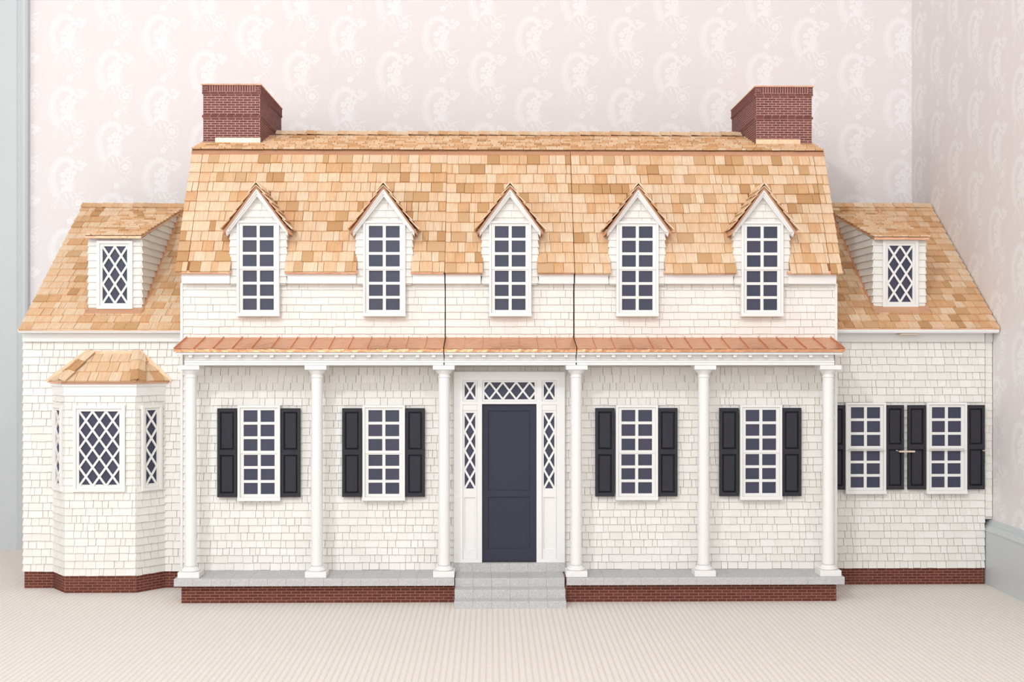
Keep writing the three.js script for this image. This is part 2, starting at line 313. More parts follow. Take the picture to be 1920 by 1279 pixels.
// rows of shingles on a plane
function shingles({ kind, parent, fr, rows, spans, wide, gap, t0 = 0.6, t1 = 2, lift = 0, jit = 0.4, mat, region, lap = 1.06, direct, minArea = 12 }) {
  for (const [v, h] of rows) for (const [a, b] of spans(v, h)) {
    let x = a; const L = Math.round(h * lap * 2) / 2;
    while (x < b - 0.5) {
      let w = Math.round(rr(...wide(rnd())) * 2) / 2;
      if (b - x - w < wide(0)[0] * 0.7) w = b - x;
      const g = Math.min(gap(), w * 0.3), y = v + rr(-jit, jit), full = Math.round((w - g) * 2) / 2;
      let geo, at = [x + g / 2, y], size = full * h;
      if (region) {
        const poly = clip([[at[0], y], [at[0] + full, y], [at[0] + full, y + L], [at[0], y + L]], region);
        if (poly.length >= 3 && (size = areaOf(poly)) > minArea) geo = shingleGeo(poly.map((p) => [p[0] - at[0], p[1] - y]), L, t0, t1, lift);
      } else geo = rectShingle(full, L, t0, t1, lift, Math.floor(rnd() * 3));
      if (geo) {
        if (direct) {
          const o = new THREE.Mesh(geo, mat()), p = fr.o.clone().addScaledVector(fr.u, at[0]).addScaledVector(fr.v, at[1]);
          o.name = kind; o.position.copy(p.multiplyScalar(S)); o.quaternion.setFromRotationMatrix(new THREE.Matrix4().makeBasis(fr.u, fr.v, fr.n));
          parent.add(o);
        } else piece(kind, parent, geo, mat(), fr, at, size);
      }
      x += w;
    }
  }
}
const rowsOf = (v0, h, n) => Array.from({ length: n }, (_, i) => [v0 + i * h, h]);
const minus = (span, cuts) => cuts.reduce((list, [p, q]) => list.flatMap(([a, b]) => (q <= a || p >= b ? [[a, b]] : [[a, p], [q, b]].filter(([c, d]) => d - c > 2))), [span]);
const white = () => pick(WHITES);
const sidingWide = (r) => (r < 0.18 ? [8, 11] : r < 0.86 ? [12, 20] : [21, 32]);
const sidingGap = () => (rnd() < 0.35 ? rr(0.15, 0.4) : rr(0.5, 1.2));
const roofWide = (r) => (r < 0.2 ? [9, 14] : r < 0.85 ? [16, 25] : [26, 32]);
const roofGap = () => rr(0.3, 1.0);

// --- bodies: the main house stands in three sections with narrow seams between them
const X0 = -628, X1 = 636, SEAM = [[-122.8, -120.8], [126.2, 128.6]];
const SECT = [[X0, SEAM[0][0]], [SEAM[0][1], SEAM[1][0]], [SEAM[1][1], X1]];
const mainProfile = [[-76, 34], [-76, 655], [-188, 872], [-380, 935], [-480, 900], [-590, 690], [-590, 34]];
const core = group(house, 'house_body');
for (const [a, b] of SECT) mesh(core, 'body_section', exX(mainProfile, a, b), M.back);
mesh(core, 'seam_shade_sheet', box(X0 + 3, X1 - 3, 40, 860, -240, -205), M.dark);  // dark sheet standing in for the shade inside the seams
// --- foundations
const foundation = group(house, 'foundation');
mesh(foundation, 'mortar_bed', [box(-611, -101, 0, 33.5, -70, -0.6), box(107, 617, 0, 33.5, -70, -0.6), box(-101, 107, 0, 44, -70, -20), exY([[-959, -150.6], [-901, -150.6], [-862, -100.6], [-724.5, -100.6], [-681, -150.6], [-610, -150.6], [-610, -595], [-959, -595]], 0, 33.2), box(610, 962, 0, 33.2, -595, -160.6)], M.mortar);
function bricks(kind, parent, fr, u0, u1, v0, h, n, len, mats, proud = 0.6, joint = 1.05) {
  for (let r = 0; r < n; r++) {
    let x = u0 - (r % 2 ? len / 2 : 0), y = v0 + r * h;
    for (; x < u1 - 1; x += len) {
      const a = Math.max(x, u0), b = Math.min(x + len - joint, u1);
      if (b - a < 1.5) continue;
      const w = Math.round((b - a) * 4) / 4, key = 'b' + [w, h, proud].join();
      if (!cache.has(key)) cache.set(key, metric(box(0, w, 0, h - joint, -0.5, proud), 40).scale(S, S, S));
      piece(kind, parent, cache.get(key), pick(mats), fr, [a, y], w * h);
    }
  }
}
const wallFrame = (z) => FR(V(0, 0, z), V(1, 0, 0), V(0, 1, 0));
const bays = [FR(V(-902, 0, -150), V(40, 0, 50), V(0, 1, 0)), FR(V(-862, 0, -100), V(1, 0, 0), V(0, 1, 0)), FR(V(-724.5, 0, -100), V(43.5, 0, -50), V(0, 1, 0))];
const bayLen = [64, 137.5, 66.3];
bricks('foundation_brick', foundation, wallFrame(-0.6), -611, -101.5, 0.6, 5.45, 6, 17.8, BRICKS);
bricks('foundation_brick', foundation, wallFrame(-0.6), 108, 617, 0.6, 5.45, 6, 17.8, BRICKS);
bricks('foundation_brick', foundation, wallFrame(-150.6), -959, -902, 0.6, 5.45, 6, 17.8, BRICKS);
bricks('foundation_brick', foundation, wallFrame(-150.6), -681, -612, 0.6, 5.45, 6, 17.8, BRICKS);
bricks('foundation_brick', foundation, wallFrame(-160.6), 612, 962, 0.6, 5.45, 6, 17.8, BRICKS);
bays.forEach((f, i) => bricks('foundation_brick', foundation, { ...f, o: f.o.clone().addScaledVector(f.n, -0.6) }, 0.5, bayLen[i] - 0.5, 0.6, 5.45, 6, 17.8, BRICKS));
settle('foundation_brick');

// --- granite porch floor and steps, block by block
function blocks(parent, x0, x1, y0, y1, z0, z1, n, r = 0.3) {
  const w = (x1 - x0) / n;
  for (let i = 0; i < n; i++) mesh(parent, 'granite_block', metric(rbox(x0 + i * w + 0.07, x0 + (i + 1) * w - 0.07, y0, y1, z0, z1, r), 60), M.granite);
}
const porchFloor = group(house, 'porch_floor'), porchFloor2 = group(house, 'porch_floor');
blocks(porchFloor, -621.7, -101.8, 34, 48, -75, 14, 15);
blocks(porchFloor2, 108.2, 629, 34, 48, -75, 14, 15);
const steps = group(house, 'entry_steps');
[[0, 13.5, 4, 57], [13.5, 30, -10, 32], [30, 46, -60, 4]].forEach(([y0, y1, z0, z1]) => blocks(steps, -100.6, 104.6, y0, y1, z0, z1, 6));
mesh(steps, 'riser_block', box(-99, 103, 0, 29.5, -60, 3), M.granite);
blocks(group(house, 'threshold'), -105, 109, 46, 63, -78, -58, 6);

// --- siding of the main house
const DOORWAY = [-102, 107, 40, 429];
const WIN = [-478.6, -239.4, 248.1, 488.5], WY = 185.3, UPWIN = [-479.9, -238.3, 3.7, 249, 490.5], UY = 539.5;
const mainWall = group(house, 'main_wall');
const openings = [DOORWAY, ...WIN.map((x) => [x - 77, x + 77, WY + 11, WY + 170]), ...UPWIN.map((x) => [x - 39, x + 39, UY + 7, 740]), ...UPWIN.map((x) => [x - 52, x + 52, 601, 740])];
const wallSpans = (v, h) => SECT.flatMap((s) => minus(s, openings.filter((o) => v + h * 0.45 > o[2] && v + h * 0.55 < o[3]).map((o) => [o[0], o[1]])));
shingles({ kind: 'wall_shingle', parent: mainWall, fr: wallFrame(-76), rows: rowsOf(48.5, 14.45, 27), spans: wallSpans, wide: sidingWide, gap: sidingGap, t0: 0.7, t1: 3.7, mat: white });
shingles({ kind: 'wall_shingle', parent: mainWall, fr: wallFrame(-76), rows: rowsOf(490, 14.2, 9), spans: wallSpans, wide: (r) => (r < 0.12 ? [8, 11] : r < 0.7 ? [13, 22] : [22, 36]), gap: () => (rnd() < 0.5 ? rr(0.1, 0.3) : rr(0.4, 0.8)), t0: 0.7, t1: 3.5, mat: white });
for (const s of [-1, 1]) {                         // gable ends of the main house
  const fr = s > 0 ? FR(V(X1, 0, 0), V(0, 0, -1), V(0, 1, 0)) : FR(V(X0, 0, -590), V(0, 0, 1), V(0, 1, 0)), out = mainProfile.map(([z, y]) => [s > 0 ? -z : z + 590, y - 4]);
  shingles({ kind: 'wall_shingle', parent: mainWall, fr, rows: rowsOf(48.5, 14.45, 61), spans: () => [s > 0 ? [76, 590] : [0, 514]], wide: sidingWide, gap: sidingGap, t0: 0.7, t1: 3.7, mat: white, region: areaSign(out) > 0 ? out : out.slice().reverse() });
}
settle('wall_shingle');
// corner boards
mesh(house, 'corner_board', rbox(-631.5, -626.5, 470, 602, -80, -71.5), M.paint);
mesh(house, 'corner_board', rbox(634.5, 639.5, 470, 602, -80, -71.5), M.paint);
mesh(house, 'corner_board', rbox(-631.5, -626.5, 48, 470, -80, -71.5), M.paint);
mesh(house, 'corner_board', rbox(634.5, 639.5, 48, 470, -80, -71.5), M.paint);
// frieze boards under the eave, between the dormers
const FRZ = [[-626, -534], [-424, -292], [-184, SEAM[0][0]], [SEAM[0][1], -53], [59, SEAM[1][0]], [SEAM[1][1], 193], [302, 434], [541, 634]];
for (const [a, b] of FRZ) {
  const f = group(house, 'frieze_board');
  mesh(f, 'board', rbox(a, b, 600.5, 620.5, -80, -59, 0.7), M.trim);
  mesh(f, 'copper_drip_edge', [box(a - 3, b + 3, 620, 625, -60, -51), box(a - 3, b + 3, 618.4, 620.4, -53.5, -51.5)], M.copperSheet);
}

// --- main roof
const slopeV = V(0, 252, -133), slope = FR(V(0, 624, -52), V(1, 0, 0), slopeV), RX0 = -636, RX1 = 643, RSECT = [[RX0, -122], [-121.7, 127], [127.8, RX1]];
const roof = group(house, 'main_roof');
const upV = V(0, 62, -198), upper = FR(V(0, 877.5, -183), V(1, 0, 0), upV);
const onPlane = (f, a, b, c) => { const p = f.o.clone().addScaledVector(f.u, a).addScaledVector(f.v, b).addScaledVector(f.n, c); return [p.z, p.y]; };
RSECT.forEach(([a, b], i) => {
  const cuts = UPWIN.map((x) => [x - 52, x + 52]);
  for (const [p, q] of minus([a, b], cuts)) mesh(roof, 'roof_deck', exX([onPlane(slope, 0, 0, -4), onPlane(slope, 0, 0, 0), onPlane(slope, 0, 95, 0), onPlane(slope, 0, 95, -4)], p, q), M.deck);
  mesh(roof, 'copper_flashing', exX([onPlane(slope, 0, 273.5, 0), onPlane(slope, 0, 273.5, 3.4 + i * 0.4), onPlane(slope, 0, 281, 3.4 + i * 0.4), onPlane(slope, 0, 281, 0)], a, b), M.copperSheet);
});
mesh(roof, 'roof_deck', exX([onPlane(slope, 0, 94, -4), onPlane(slope, 0, 94, 0), onPlane(slope, 0, 284, 0), onPlane(slope, 0, 284, -4)], RX0, RX1), M.deck);
mesh(roof, 'roof_deck', exX([onPlane(upper, 0, 0, -4), onPlane(upper, 0, 0, 0), onPlane(upper, 0, 207, 0), onPlane(upper, 0, 207, -4)], RX0, RX1), M.deck);
mesh(roof, 'roof_deck', exX([[-380, 938], [-384, 938], [-594, 860], [-594, 856]].reverse(), RX0, RX1), M.deck);
const RAKE = [-613.5, 620.5];
const roofSpans = (off) => (v, h) => {
  const y = 624 + v * 0.8844, cuts = UPWIN.map((x) => { const w = y < 704 ? 52 : 55 - (y - 704) * 0.72; return w > 3 ? [x - w, x + w] : [0, 0]; });
  return RSECT.flatMap(([a, b]) => (a === RX0 ? [[a, RAKE[0]], [RAKE[0] + (v < 10 ? 4.5 : 0.4), b]] : b === RX1 ? [[a, RAKE[1] - (v < 10 ? 4.5 : 0.4)], [RAKE[1], b]] : [[a, b]])).filter((s) => (off === 0 ? s[1] < -120 : off === 1 ? s[0] > -122 && s[1] < 128 : s[0] > 127)).flatMap((s) => minus(s, cuts));
};
[0, -2.2, -3].forEach((dy, i) => shingles({ kind: 'roof_shingle', parent: roof, fr: slope, rows: rowsOf(-3 + dy, 23.2, 12), spans: roofSpans(i), wide: roofWide, gap: roofGap, t0: 0.7, t1: 4.2, jit: 0.6, mat: () => cedar(0.15, 0.1), lap: 1.05 }));
// the shallow upper slope shows only the butts of its courses
[[RX0, RX1]].forEach(([a, b]) => shingles({ kind: 'upper_roof_shingle', parent: roof, fr: upper, rows: rowsOf(-2, 22.8, 9), spans: () => minus([a, b], []), wide: roofWide, gap: roofGap, t0: 0.8, t1: 4.8, lift: 1.5, jit: 1.4, mat: () => cedar(0.1, 0.35), lap: 1.3 }));
settle('roof_shingle');
settle('upper_roof_shingle', 0);
// ridge caps: bent boards lapped along the ridge
function capBoard(parent, name, p, along, left, right, len, w, t, mat) {
  const A = along.clone().normalize(), leaf = (d) => { const D = d.clone().normalize(), n = D.clone().cross(A).normalize(); if (n.y < 0) n.negate(); const q = (a, b, c) => p.clone().addScaledVector(A, a).addScaledVector(D, b).addScaledVector(n, c).toArray(), r = [[0, -2.2], [len, -2.2], [len, w], [0, w]], flip = D.clone().cross(A).dot(n) > 0, ring = flip ? r.slice().reverse() : r; return prism(ring.map(([a, b]) => q(a, b, t + 2 * (1 - a / len))), ring.map(([a, b]) => q(a, b, 1.4 * (1 - a / len))), (c) => [c[0] / 60, (c[1] + c[2]) / 60]); };
  return mesh(parent, name, [leaf(left), leaf(right)], mat);
}
for (let x = -500; x < 504; x += 22) capBoard(roof, 'ridge_cap', V(x + rr(-1, 1), 946.5 + rr(-0.5, 0.9), -380), V(1, 0, 0), V(0, -0.55, 1), V(0, -0.55, -1), 24, 16, 2, cedar(0.05, 0.1));

// --- chimneys
function chimney(x0, x1, flashX) {
  const c = group(house, 'chimney'), z0 = -510, z1 = -250, f = FR(V(0, 0, z1), V(1, 0, 0), V(0, 1, 0)), inner = x1 < 0 ? 1 : -1, sx = inner > 0 ? x1 : x0;
  const side = inner > 0 ? FR(V(sx, 0, z1), V(0, 0, -1), V(0, 1, 0)) : FR(V(sx, 0, z0), V(0, 0, 1), V(0, 1, 0));
  const ring = (y0, y1, out) => box(x0 - out, x1 + out, y0, y1, z0 - out, z1 + out);
  mesh(c, 'shaft', [ring(880, 1003, 0), ring(954.2, 958.6, 2.2), ring(1003, 1007.8, 2.2), ring(1007.8, 1021.6, 1.6)], M.chimneyMortar);
  const H = 4.9, base = 954.2 - 15 * H, fo = (o) => ({ ...f, o: f.o.clone().addScaledVector(f.n, o) }), so = (o) => ({ ...side, o: side.o.clone().addScaledVector(side.n, o) });
  bricks('chimney_brick', c, f, x0 + 0.3, x1 - 0.3, base, H, 15, 16.6, CBRICKS, 0.5, 1.1);
  bricks('chimney_brick', c, fo(2.2), x0 - 2, x1 + 2, 954.2, H, 1, 16.6, CBRICKS, 0.5, 0.5);
  bricks('chimney_brick', c, f, x0 + 0.3, x1 - 0.3, 959.2, H, 9, 16.6, CBRICKS, 0.5, 1.1);
  bricks('chimney_brick', c, fo(2.2), x0 - 2, x1 + 2, 1003, H, 1, 16.6, CBRICKS, 0.5, 0.5);
  for (const q of [x0 - 1.6, x1 - 8.6]) bricks('chimney_brick', c, fo(1.6), q, q + 10.2, 1008, 4.6, 3, 12, CBRICKS, 0.9, 0.9);
  const n = 19, w = (x1 - x0 - 18) / n, key = 'soldier' + w;
  if (!cache.has(key)) cache.set(key, metric(box(0, w - 1, 0, 12.8, -0.5, 0.5), 40).scale(S, S, S));
  for (let i = 0; i < n; i++) piece('chimney_brick', c, cache.get(key), pick(CBRICKS), fo(1.4), [x0 + 9.2 + i * w, 1008.2], 20);
  const sb = (fr, y, k, hh, jj = 1.1) => bricks('side_brick', c, fr, 0.3, 259.7, y, hh, k, 16.6, CBRICKS, 0.4, jj);
  sb(side, base, 15, H); sb(so(2.2), 954.2, 1, H, 0.5); sb(side, 959.2, 9, H); sb(so(2.2), 1003, 1, H, 0.5);
  const outX = inner > 0 ? x0 : x1, outer = inner > 0 ? FR(V(outX, 0, z0), V(0, 0, 1), V(0, 1, 0)) : FR(V(outX, 0, z1), V(0, 0, -1), V(0, 1, 0));
  sb(outer, base, 15, H); sb(outer, 959.2, 9, H);
  const q = so(1.6); for (let i = 0; i < 50; i++) { const kk = 'sideSoldier'; if (!cache.has(kk)) cache.set(kk, metric(box(0, 4.4, 0, 12.8, -0.5, 0.3), 40).scale(S, S, S)); piece('side_brick', c, cache.get(kk), pick(CBRICKS), q, [1 + i * 5.18, 1008.2], 10); }
  mesh(c, 'copper_cap', [box(x0 - 3.6, x1 + 3.6, 1021.6, 1023.6, z0 - 3, z1 + 3.6), box(x0 - 3.8, x1 + 3.8, 1020.6, 1023, z1 + 3, z1 + 4)], M.copperSheet);
  mesh(c, 'copper_flashing', metric(box(flashX[0], flashX[1], 896, 912, z1 - 1, z1 + 1.6), 90), M.copperSheet);
}
chimney(-629, -512.5, [-604, -511]);
chimney(520, 636, [519, 612]);
settle('chimney_brick');
settle('side_brick', 0);

// --- front windows of twelve panes
function makeWindow() {
  const w = new THREE.Group(); w.name = 'window';
  const W = 40.7, Hh = 181.5;
  mesh(w, 'casing', exZ(rect(-W, W, 0, Hh), -12, 1.5, [rect(-W + 4.6, W - 4.6, 5, Hh - 4.6)], 0.5), M.trim);
  mesh(w, 'sill', rbox(-W - 0.6, W + 0.6, -2, 4.6, -12, 2.6, 0.6), M.trim);
  const wx = W - 4.6, mid = 90.5;
  [[5, mid, -3.4], [mid - 2, Hh - 4.6, -1.6]].forEach(([y0, y1, z], k) => {
    const a = y0 + 5.6, b = y1 - (k ? 5 : 4.4), ph = (b - a - 2 * 5.4) / 3, pw = wx - 6.6;
    mesh(w, 'sash', exZ(rect(-wx, wx, y0, y1), z - 4, z, [rect(-pw, pw, a, b)], 0.4), M.paint);
    mesh(w, 'muntin', rbox(-3, 3, a - 0.3, b + 0.3, z - 3.6, z - 0.4, 0.5), M.paint);
    for (const j of [1, 2]) { const y = a + j * ph + (j - 1) * 5.4; mesh(w, 'muntin', rbox(-pw - 0.3, pw + 0.3, y, y + 5.4, z - 3.6, z - 0.5, 0.5), M.paint); }
    for (let j = 0; j < 3; j++) for (const s of [-1, 1]) { const y = a + j * (ph + 5.4); mesh(w, 'pane', box(s < 0 ? -pw : 3, s < 0 ? -3 : pw, y, y + ph, z - 4.6, z - 3), M.pane[(j + (s > 0 ? 1 : 0) + k) % 3]); }
  });
  return w;
}
const win0 = makeWindow();
const putWindow = (x, y, z) => { const c = win0.clone(); c.position.set(x * S, y * S, z * S); house.add(c); return c; };
for (const x of WIN) putWindow(x, WY, -61);
for (const x of UPWIN) putWindow(x, UY, -59);
for (const x of [717.8, 881.2]) { const c = putWindow(x, 186, -146); mesh(c, 'split_bead', [box(-40.9, 40.9, 84.6, 86, -2, 1.9)], M.back); }
// --- shutters
function makeShutter(w, h) {
  const s = new THREE.Group(); s.name = 'shutter';
  const y1 = h * 0.535, y2 = h * 0.475, a = 5.6, st = [rect(a, w - a, y1, h - 7), rect(a, w - a, 7.5, y2)];
  mesh(s, 'frame', exZ(rect(0, w, 0, h), -6, 0, st, 0.5), M.shutter);
  mesh(s, 'back_board', box(1, w - 1, 1, h - 1, -7, -4.6), M.shutter);
  for (const [[x0, b0], , [x1, b1]] of st) mesh(s, 'raised_panel', exZ(rect(x0 + 1.6, x1 - 1.6, b0 + 1.6, b1 - 1.6), -5, -0.9, [], 1.6), M.shutter);
  return s;
}
const sh0 = makeShutter(37.4, 170.5), sh1 = makeShutter(36.2, 169.3);
for (const x of WIN) for (const dx of [-80.2, 41.4]) { const c = sh0.clone(); c.position.set((x + dx) * S, 190.3 * S, -63 * S); house.add(c); }
for (const x of [640.6, 759.3, 803.6, 922.6]) { const c = sh1.clone(); c.position.set(x * S, 192.8 * S, -148 * S); house.add(c); }

// --- diamond lattice lights
function lattice(parent, x0, x1, y0, y1, nx, ny, pa, pb, bar, zBar, zPane) {
  const W = x1 - x0, Hh = y1 - y0, sx = W / nx, sy = Hh / ny, R = [[x0, y0], [x1, y0], [x1, y1], [x0, y1]], L = W + Hh, m = Math.hypot(sx, sy), hw = (bar / 2) * m / (sx * sy);
  const pt = (p, q) => [x0 + (p + q) / 2 * sx, y0 + (p - q) / 2 * sy];       // p = x + y, q = x - y in cells
  const cells = Math.ceil(nx + ny) + 2;
  const out = (name, poly, zb, zf, mat) => { const c = clip(poly, R); if (c.length >= 3 && areaOf(c) > 2) mesh(parent, name, exZ(c, zb, zf), mat); };
  const K = 40;
  for (let i = -cells; i <= cells; i++) {
    const p = pa + i, q = pb + i;
    out('lattice_bar', [pt(p - hw, -K), pt(p + hw, -K), pt(p + hw, K), pt(p - hw, K)].reverse(), zBar - 2, zBar, M.trim);
    out('lattice_bar', [pt(-K, q - hw), pt(K, q - hw), pt(K, q + hw), pt(-K, q + hw)].reverse(), zBar - 2.2, zBar - 0.15, M.trim);
    for (let j = -cells; j <= cells; j++) {
      const a = pa + i, b = pb + j;
      out('pane', [pt(a, b), pt(a + 1, b), pt(a + 1, b + 1), pt(a, b + 1)].reverse(), zPane - 1.2, zPane, M.pane[(((i + 2 * j) % 3) + 3) % 3]);
    }
  }
}
function latticeWindow(x, y, z, turn, w, h, cas, nx, ny, parent = house) {
  const g = group(parent, 'lattice_window', x, y, z, turn), i = cas * 0.55;
  mesh(g, 'casing', exZ(rect(-w / 2, w / 2, 0, h), -9, 1.5, [rect(-w / 2 + i, w / 2 - i, i, h - i)], 0.5), M.trim);
  mesh(g, 'sash', exZ(rect(-w / 2 + i, w / 2 - i, i, h - i), -8, -1.2, [rect(-w / 2 + cas, w / 2 - cas, cas, h - cas)], 0.4), M.paint);
  lattice(g, -w / 2 + cas, w / 2 - cas, cas, h - cas, nx, ny, 0.0, 0.0, 4.1, -2.2, -5);
  return g;
}

// --- gabled dormers
function makeDormer() {
  const d = new THREE.Group(); d.name = 'dormer';
  mesh(d, 'body', [exZ([[-52.5, 598], [52.5, 598], [52.5, 706], [0, 776], [-52.5, 706]], -260, -65.5)], M.back);
  const f = FR(V(0, 0, -65.5), V(1, 0, 0), V(0, 1, 0)), gw = (r) => [17, 26];
  const face = [[-53, 590], [53, 590], [53, 705], [0, 774], [-53, 705]];
  shingles({ kind: 'dormer_siding', parent: d, fr: f, rows: rowsOf(601, 14.1, 13), spans: (v) => (v > 713 ? [[-52.8, 52.8]] : [[-52.8, -40], [40, 52.8]]), wide: (r) => (r < 0 ? [1, 1] : [15, 25]), gap: () => rr(0.1, 0.5), t0: 0.6, t1: 3.4, mat: white, region: face, direct: true });
  for (const s of [-1, 1]) {                       // cheeks
    const cf = s > 0 ? FR(V(52.5, 0, -64), V(0, 0, -1), V(0, 1, 0)) : FR(V(-52.5, 0, -130), V(0, 0, 1), V(0, 1, 0));
    shingles({ kind: 'dormer_siding', parent: d, fr: cf, rows: rowsOf(601, 14.1, 8), spans: () => [[0, 66]], wide: () => [70, 80], gap: () => 0.1, t0: 0.6, t1: 3.4, mat: white, direct: true });
  }
  const chev = (y, t, x, z0, z1) => { const k = (y - 704) / 59.5, hx = x; return exZ([[-hx, y - k * hx - t], [-hx + t / k * 0.0, y - k * hx - t], [0, y - t], [hx, y - k * hx - t], [hx, y - k * hx], [0, y], [-hx, y - k * hx]].filter((p, i, a) => !i || p[0] !== a[i - 1][0] || p[1] !== a[i - 1][1]), z0, z1); };
  const rake = group(d, 'rake_trim');
  mesh(rake, 'fascia', chev(781, 14, 58.5, -66, -51), M.trim);
  mesh(rake, 'moulding', chev(781, 9.6, 59, -66, -48), M.trim);
  mesh(rake, 'moulding', chev(781, 5, 59.5, -66, -45), M.trim);
  for (const s of [-1, 1]) mesh(rake, 'eave_return', box(Math.min(s * 52, s * 61), Math.max(s * 52, s * 61), 699.5, 704, -120, -47), M.trim);
  mesh(d, 'copper_edge', chev(786.5, 5.4, 63, -240, -43), M.copperSheet);
  const top = 786.5, k = (781 - 704) / 59.5, hyp = Math.hypot(1, k);
  for (const s of [-1, 1]) {
    const dn = V(s, -k, 0).normalize(), eave = V(s * 63.5, top - k * 63.5, s > 0 ? -41 : -236), fr = FR(eave, V(0, 0, s > 0 ? -1 : 1), dn.clone().negate()), run = 63.5 * hyp;
    shingles({ kind: 'dormer_shingle', parent: d, fr, rows: rowsOf(-3, run / 5, 5), spans: () => [[0, 195]], wide: () => [19, 26], gap: () => rr(0.3, 0.8), t0: 1, t1: 4.6, lift: 2.6, jit: 0.5, lap: 1.25, mat: () => cedar(0.1, 0.25), direct: true, region: rect(0, 195, -10, run + 0.5) });
  }
  for (let i = 0; i < 7; i++) capBoard(d, 'ridge_cap', V(0, 790 + 0.4 * (i % 2), -40 - i * 21), V(0, 0, -1), V(-1, -k, 0), V(1, -k, 0), 25, 15, 2, LIGHT_WOOD[i % 6]);
  return d;
}
const dorm0 = makeDormer();
for (const x of UPWIN) { const c = dorm0.clone(); c.position.x = (x - 0.4) * S; house.add(c); }

// --- porch roof, entablature and columns
const PSECT = [[-620, SEAM[0][0] + 1], [SEAM[0][1] + 1, SEAM[1][0] - 1], [SEAM[1][1] - 1.5, 627]];
const pv = V(0, 22.5, -97), pr = FR(V(0, 474.5, 22), V(1, 0, 0), pv), pl = pv.length();
PSECT.forEach(([a, b], s) => {
  const r = group(house, 'porch_roof'), n = s === 1 ? 7 : 14, w = (b - a) / n;
  for (let i = 0; i < n; i++) {
    const x0 = a + i * w, x1 = x0 + w, g = [], seamW = 1.1, buckle = rr(-0.5, 0.6);
    const q = (x, v, c) => pr.o.clone().addScaledVector(pr.u, x).addScaledVector(pr.v, v).addScaledVector(pr.n, c).toArray();
    const P = [], steps = 6; let prev = null;
    for (let k = 0; k <= steps; k++) {             // sheet with a slight belly between the seams
      const v = (k / steps) * pl, c = 0.9 + buckle * Math.sin((k / steps) * Math.PI) * (0.6 + 0.4 * rnd());
      const row = [q(x0, v, 0.4), q(x0 + w * 0.25, v, c * 0.8), q(x0 + w * 0.5, v, c), q(x0 + w * 0.75, v, c * 0.8), q(x1, v, 0.4)];
      if (prev) for (let j = 0; j < 4; j++) P.push(...prev[j], ...prev[j + 1], ...row[j + 1], ...prev[j], ...row[j + 1], ...row[j]);
      prev = row;
    }
    const sheet = new THREE.BufferGeometry(); sheet.setAttribute('position', new THREE.BufferAttribute(new Float32Array(P), 3)); sheet.computeVertexNormals();
    const ps = sheet.attributes.position, uv = new Float32Array(ps.count * 2); for (let k = 0; k < ps.count; k++) { uv[k * 2] = ps.getX(k) / 130; uv[k * 2 + 1] = (ps.getZ(k) - ps.getY(k)) / 130; }
    sheet.setAttribute('uv', new THREE.BufferAttribute(uv, 2));
    const ring = [[x0, -0.5], [x0 + seamW, -0.5], [x0 + seamW, pl], [x0, pl]];
    const last = [[x1 - seamW, -0.5], [x1, -0.5], [x1, pl], [x1 - seamW, pl]], uvf = () => [0.3, 0.3];
    g.push(sheet, prism(ring.map(([x, v]) => q(x, v, 3)), ring.map(([x, v]) => q(x, v, 0)), uvf));
    if (i === n - 1) g.push(prism(last.map(([x, v]) => q(x, v, 3.4)), last.map(([x, v]) => q(x, v, 0)), uvf));
    mesh(r, 'copper_panel', g, M.copper);
  }
  mesh(r, 'drip_edge', [metric(box(a, b, 469.4, 474.6, 21, 22.6), 120), metric(box(a, b, 473.2, 474.6, 20, 24), 120)], M.copper);
  mesh(r, 'roof_deck', exX([onPlane(pr, 0, 1, -0.2), onPlane(pr, 0, 1, -3), onPlane(pr, 0, pl, -3), onPlane(pr, 0, pl, -0.2)].reverse(), a + 0.5, b - 0.5), M.deck);
  const e = group(house, 'entablature'), A = s === 0 ? a + 3 : a, B = s === 2 ? b - 3 : b, C = s === 0 ? a + 17 : a, D = s === 2 ? b - 16 : b;
  mesh(e, 'cornice', rbox(A, B, 464.6, 469.4, -72, 19, 0.6), M.trim);
  mesh(e, 'frieze', [box(C, D, 446, 464.8, -10, 4), box(C, D, 446, 450, -74, 1)], M.trim);
  mesh(e, 'moulding', [rbox(C - 0.5, D + 0.5, 454.4, 457.2, -8, 5.6, 0.5), rbox(C - 1, D + 1, 449.6, 453.4, -8, 7.4, 0.7)], M.trim);
  mesh(e, 'architrave', rbox(C, D, 444.6, 449.4, -8, 9, 0.6), M.trim);
  const nd = Math.round((D - C) / 29.2);
  for (let i = 0; i < nd; i++) { const x = C + ((i + 0.28) / nd) * (D - C); mesh(e, 'dentil', rbox(x, x + 7, 459.4, 464.8, 1, 14.5, 0.5), M.trim); }
});
function makeColumn() {
  const c = new THREE.Group(); c.name = 'column';
  const L = (pts) => new THREE.LatheGeometry(pts.map((p) => new THREE.Vector2(...p)), 32);
  mesh(c, 'plinth', rbox(-20, 20, 0, 11, -20, 20, 0.7), M.trim);
  mesh(c, 'base_ring', L([[0, 11], [16.5, 11], [17.6, 12], [17.6, 13.6], [16.6, 14.6], [14.4, 15.6], [13, 17.4], [12, 20], [0, 20]]), M.trim);
  const sh = [[0, 18], [11.6, 19]]; for (let i = 0; i <= 10; i++) sh.push([11.2 - 0.9 * Math.pow(i / 10, 1.6), 22 + i * 35.2]);
  mesh(c, 'shaft', L([...sh, [10.3, 375], [0, 376]]), M.trim);
  mesh(c, 'capital', L([[0, 373], [10.4, 373], [11.6, 374], [11.6, 375.8], [10.5, 376.6], [10.5, 380], [12.2, 381], [14.4, 384], [16.4, 387.6], [16.6, 388.8], [0, 388.8]]), M.trim);
  mesh(c, 'abacus', rbox(-20.3, 20.3, 388.4, 396.6, -20.3, 20.3, 0.6), M.trim);
  return c;
}
const col0 = makeColumn();
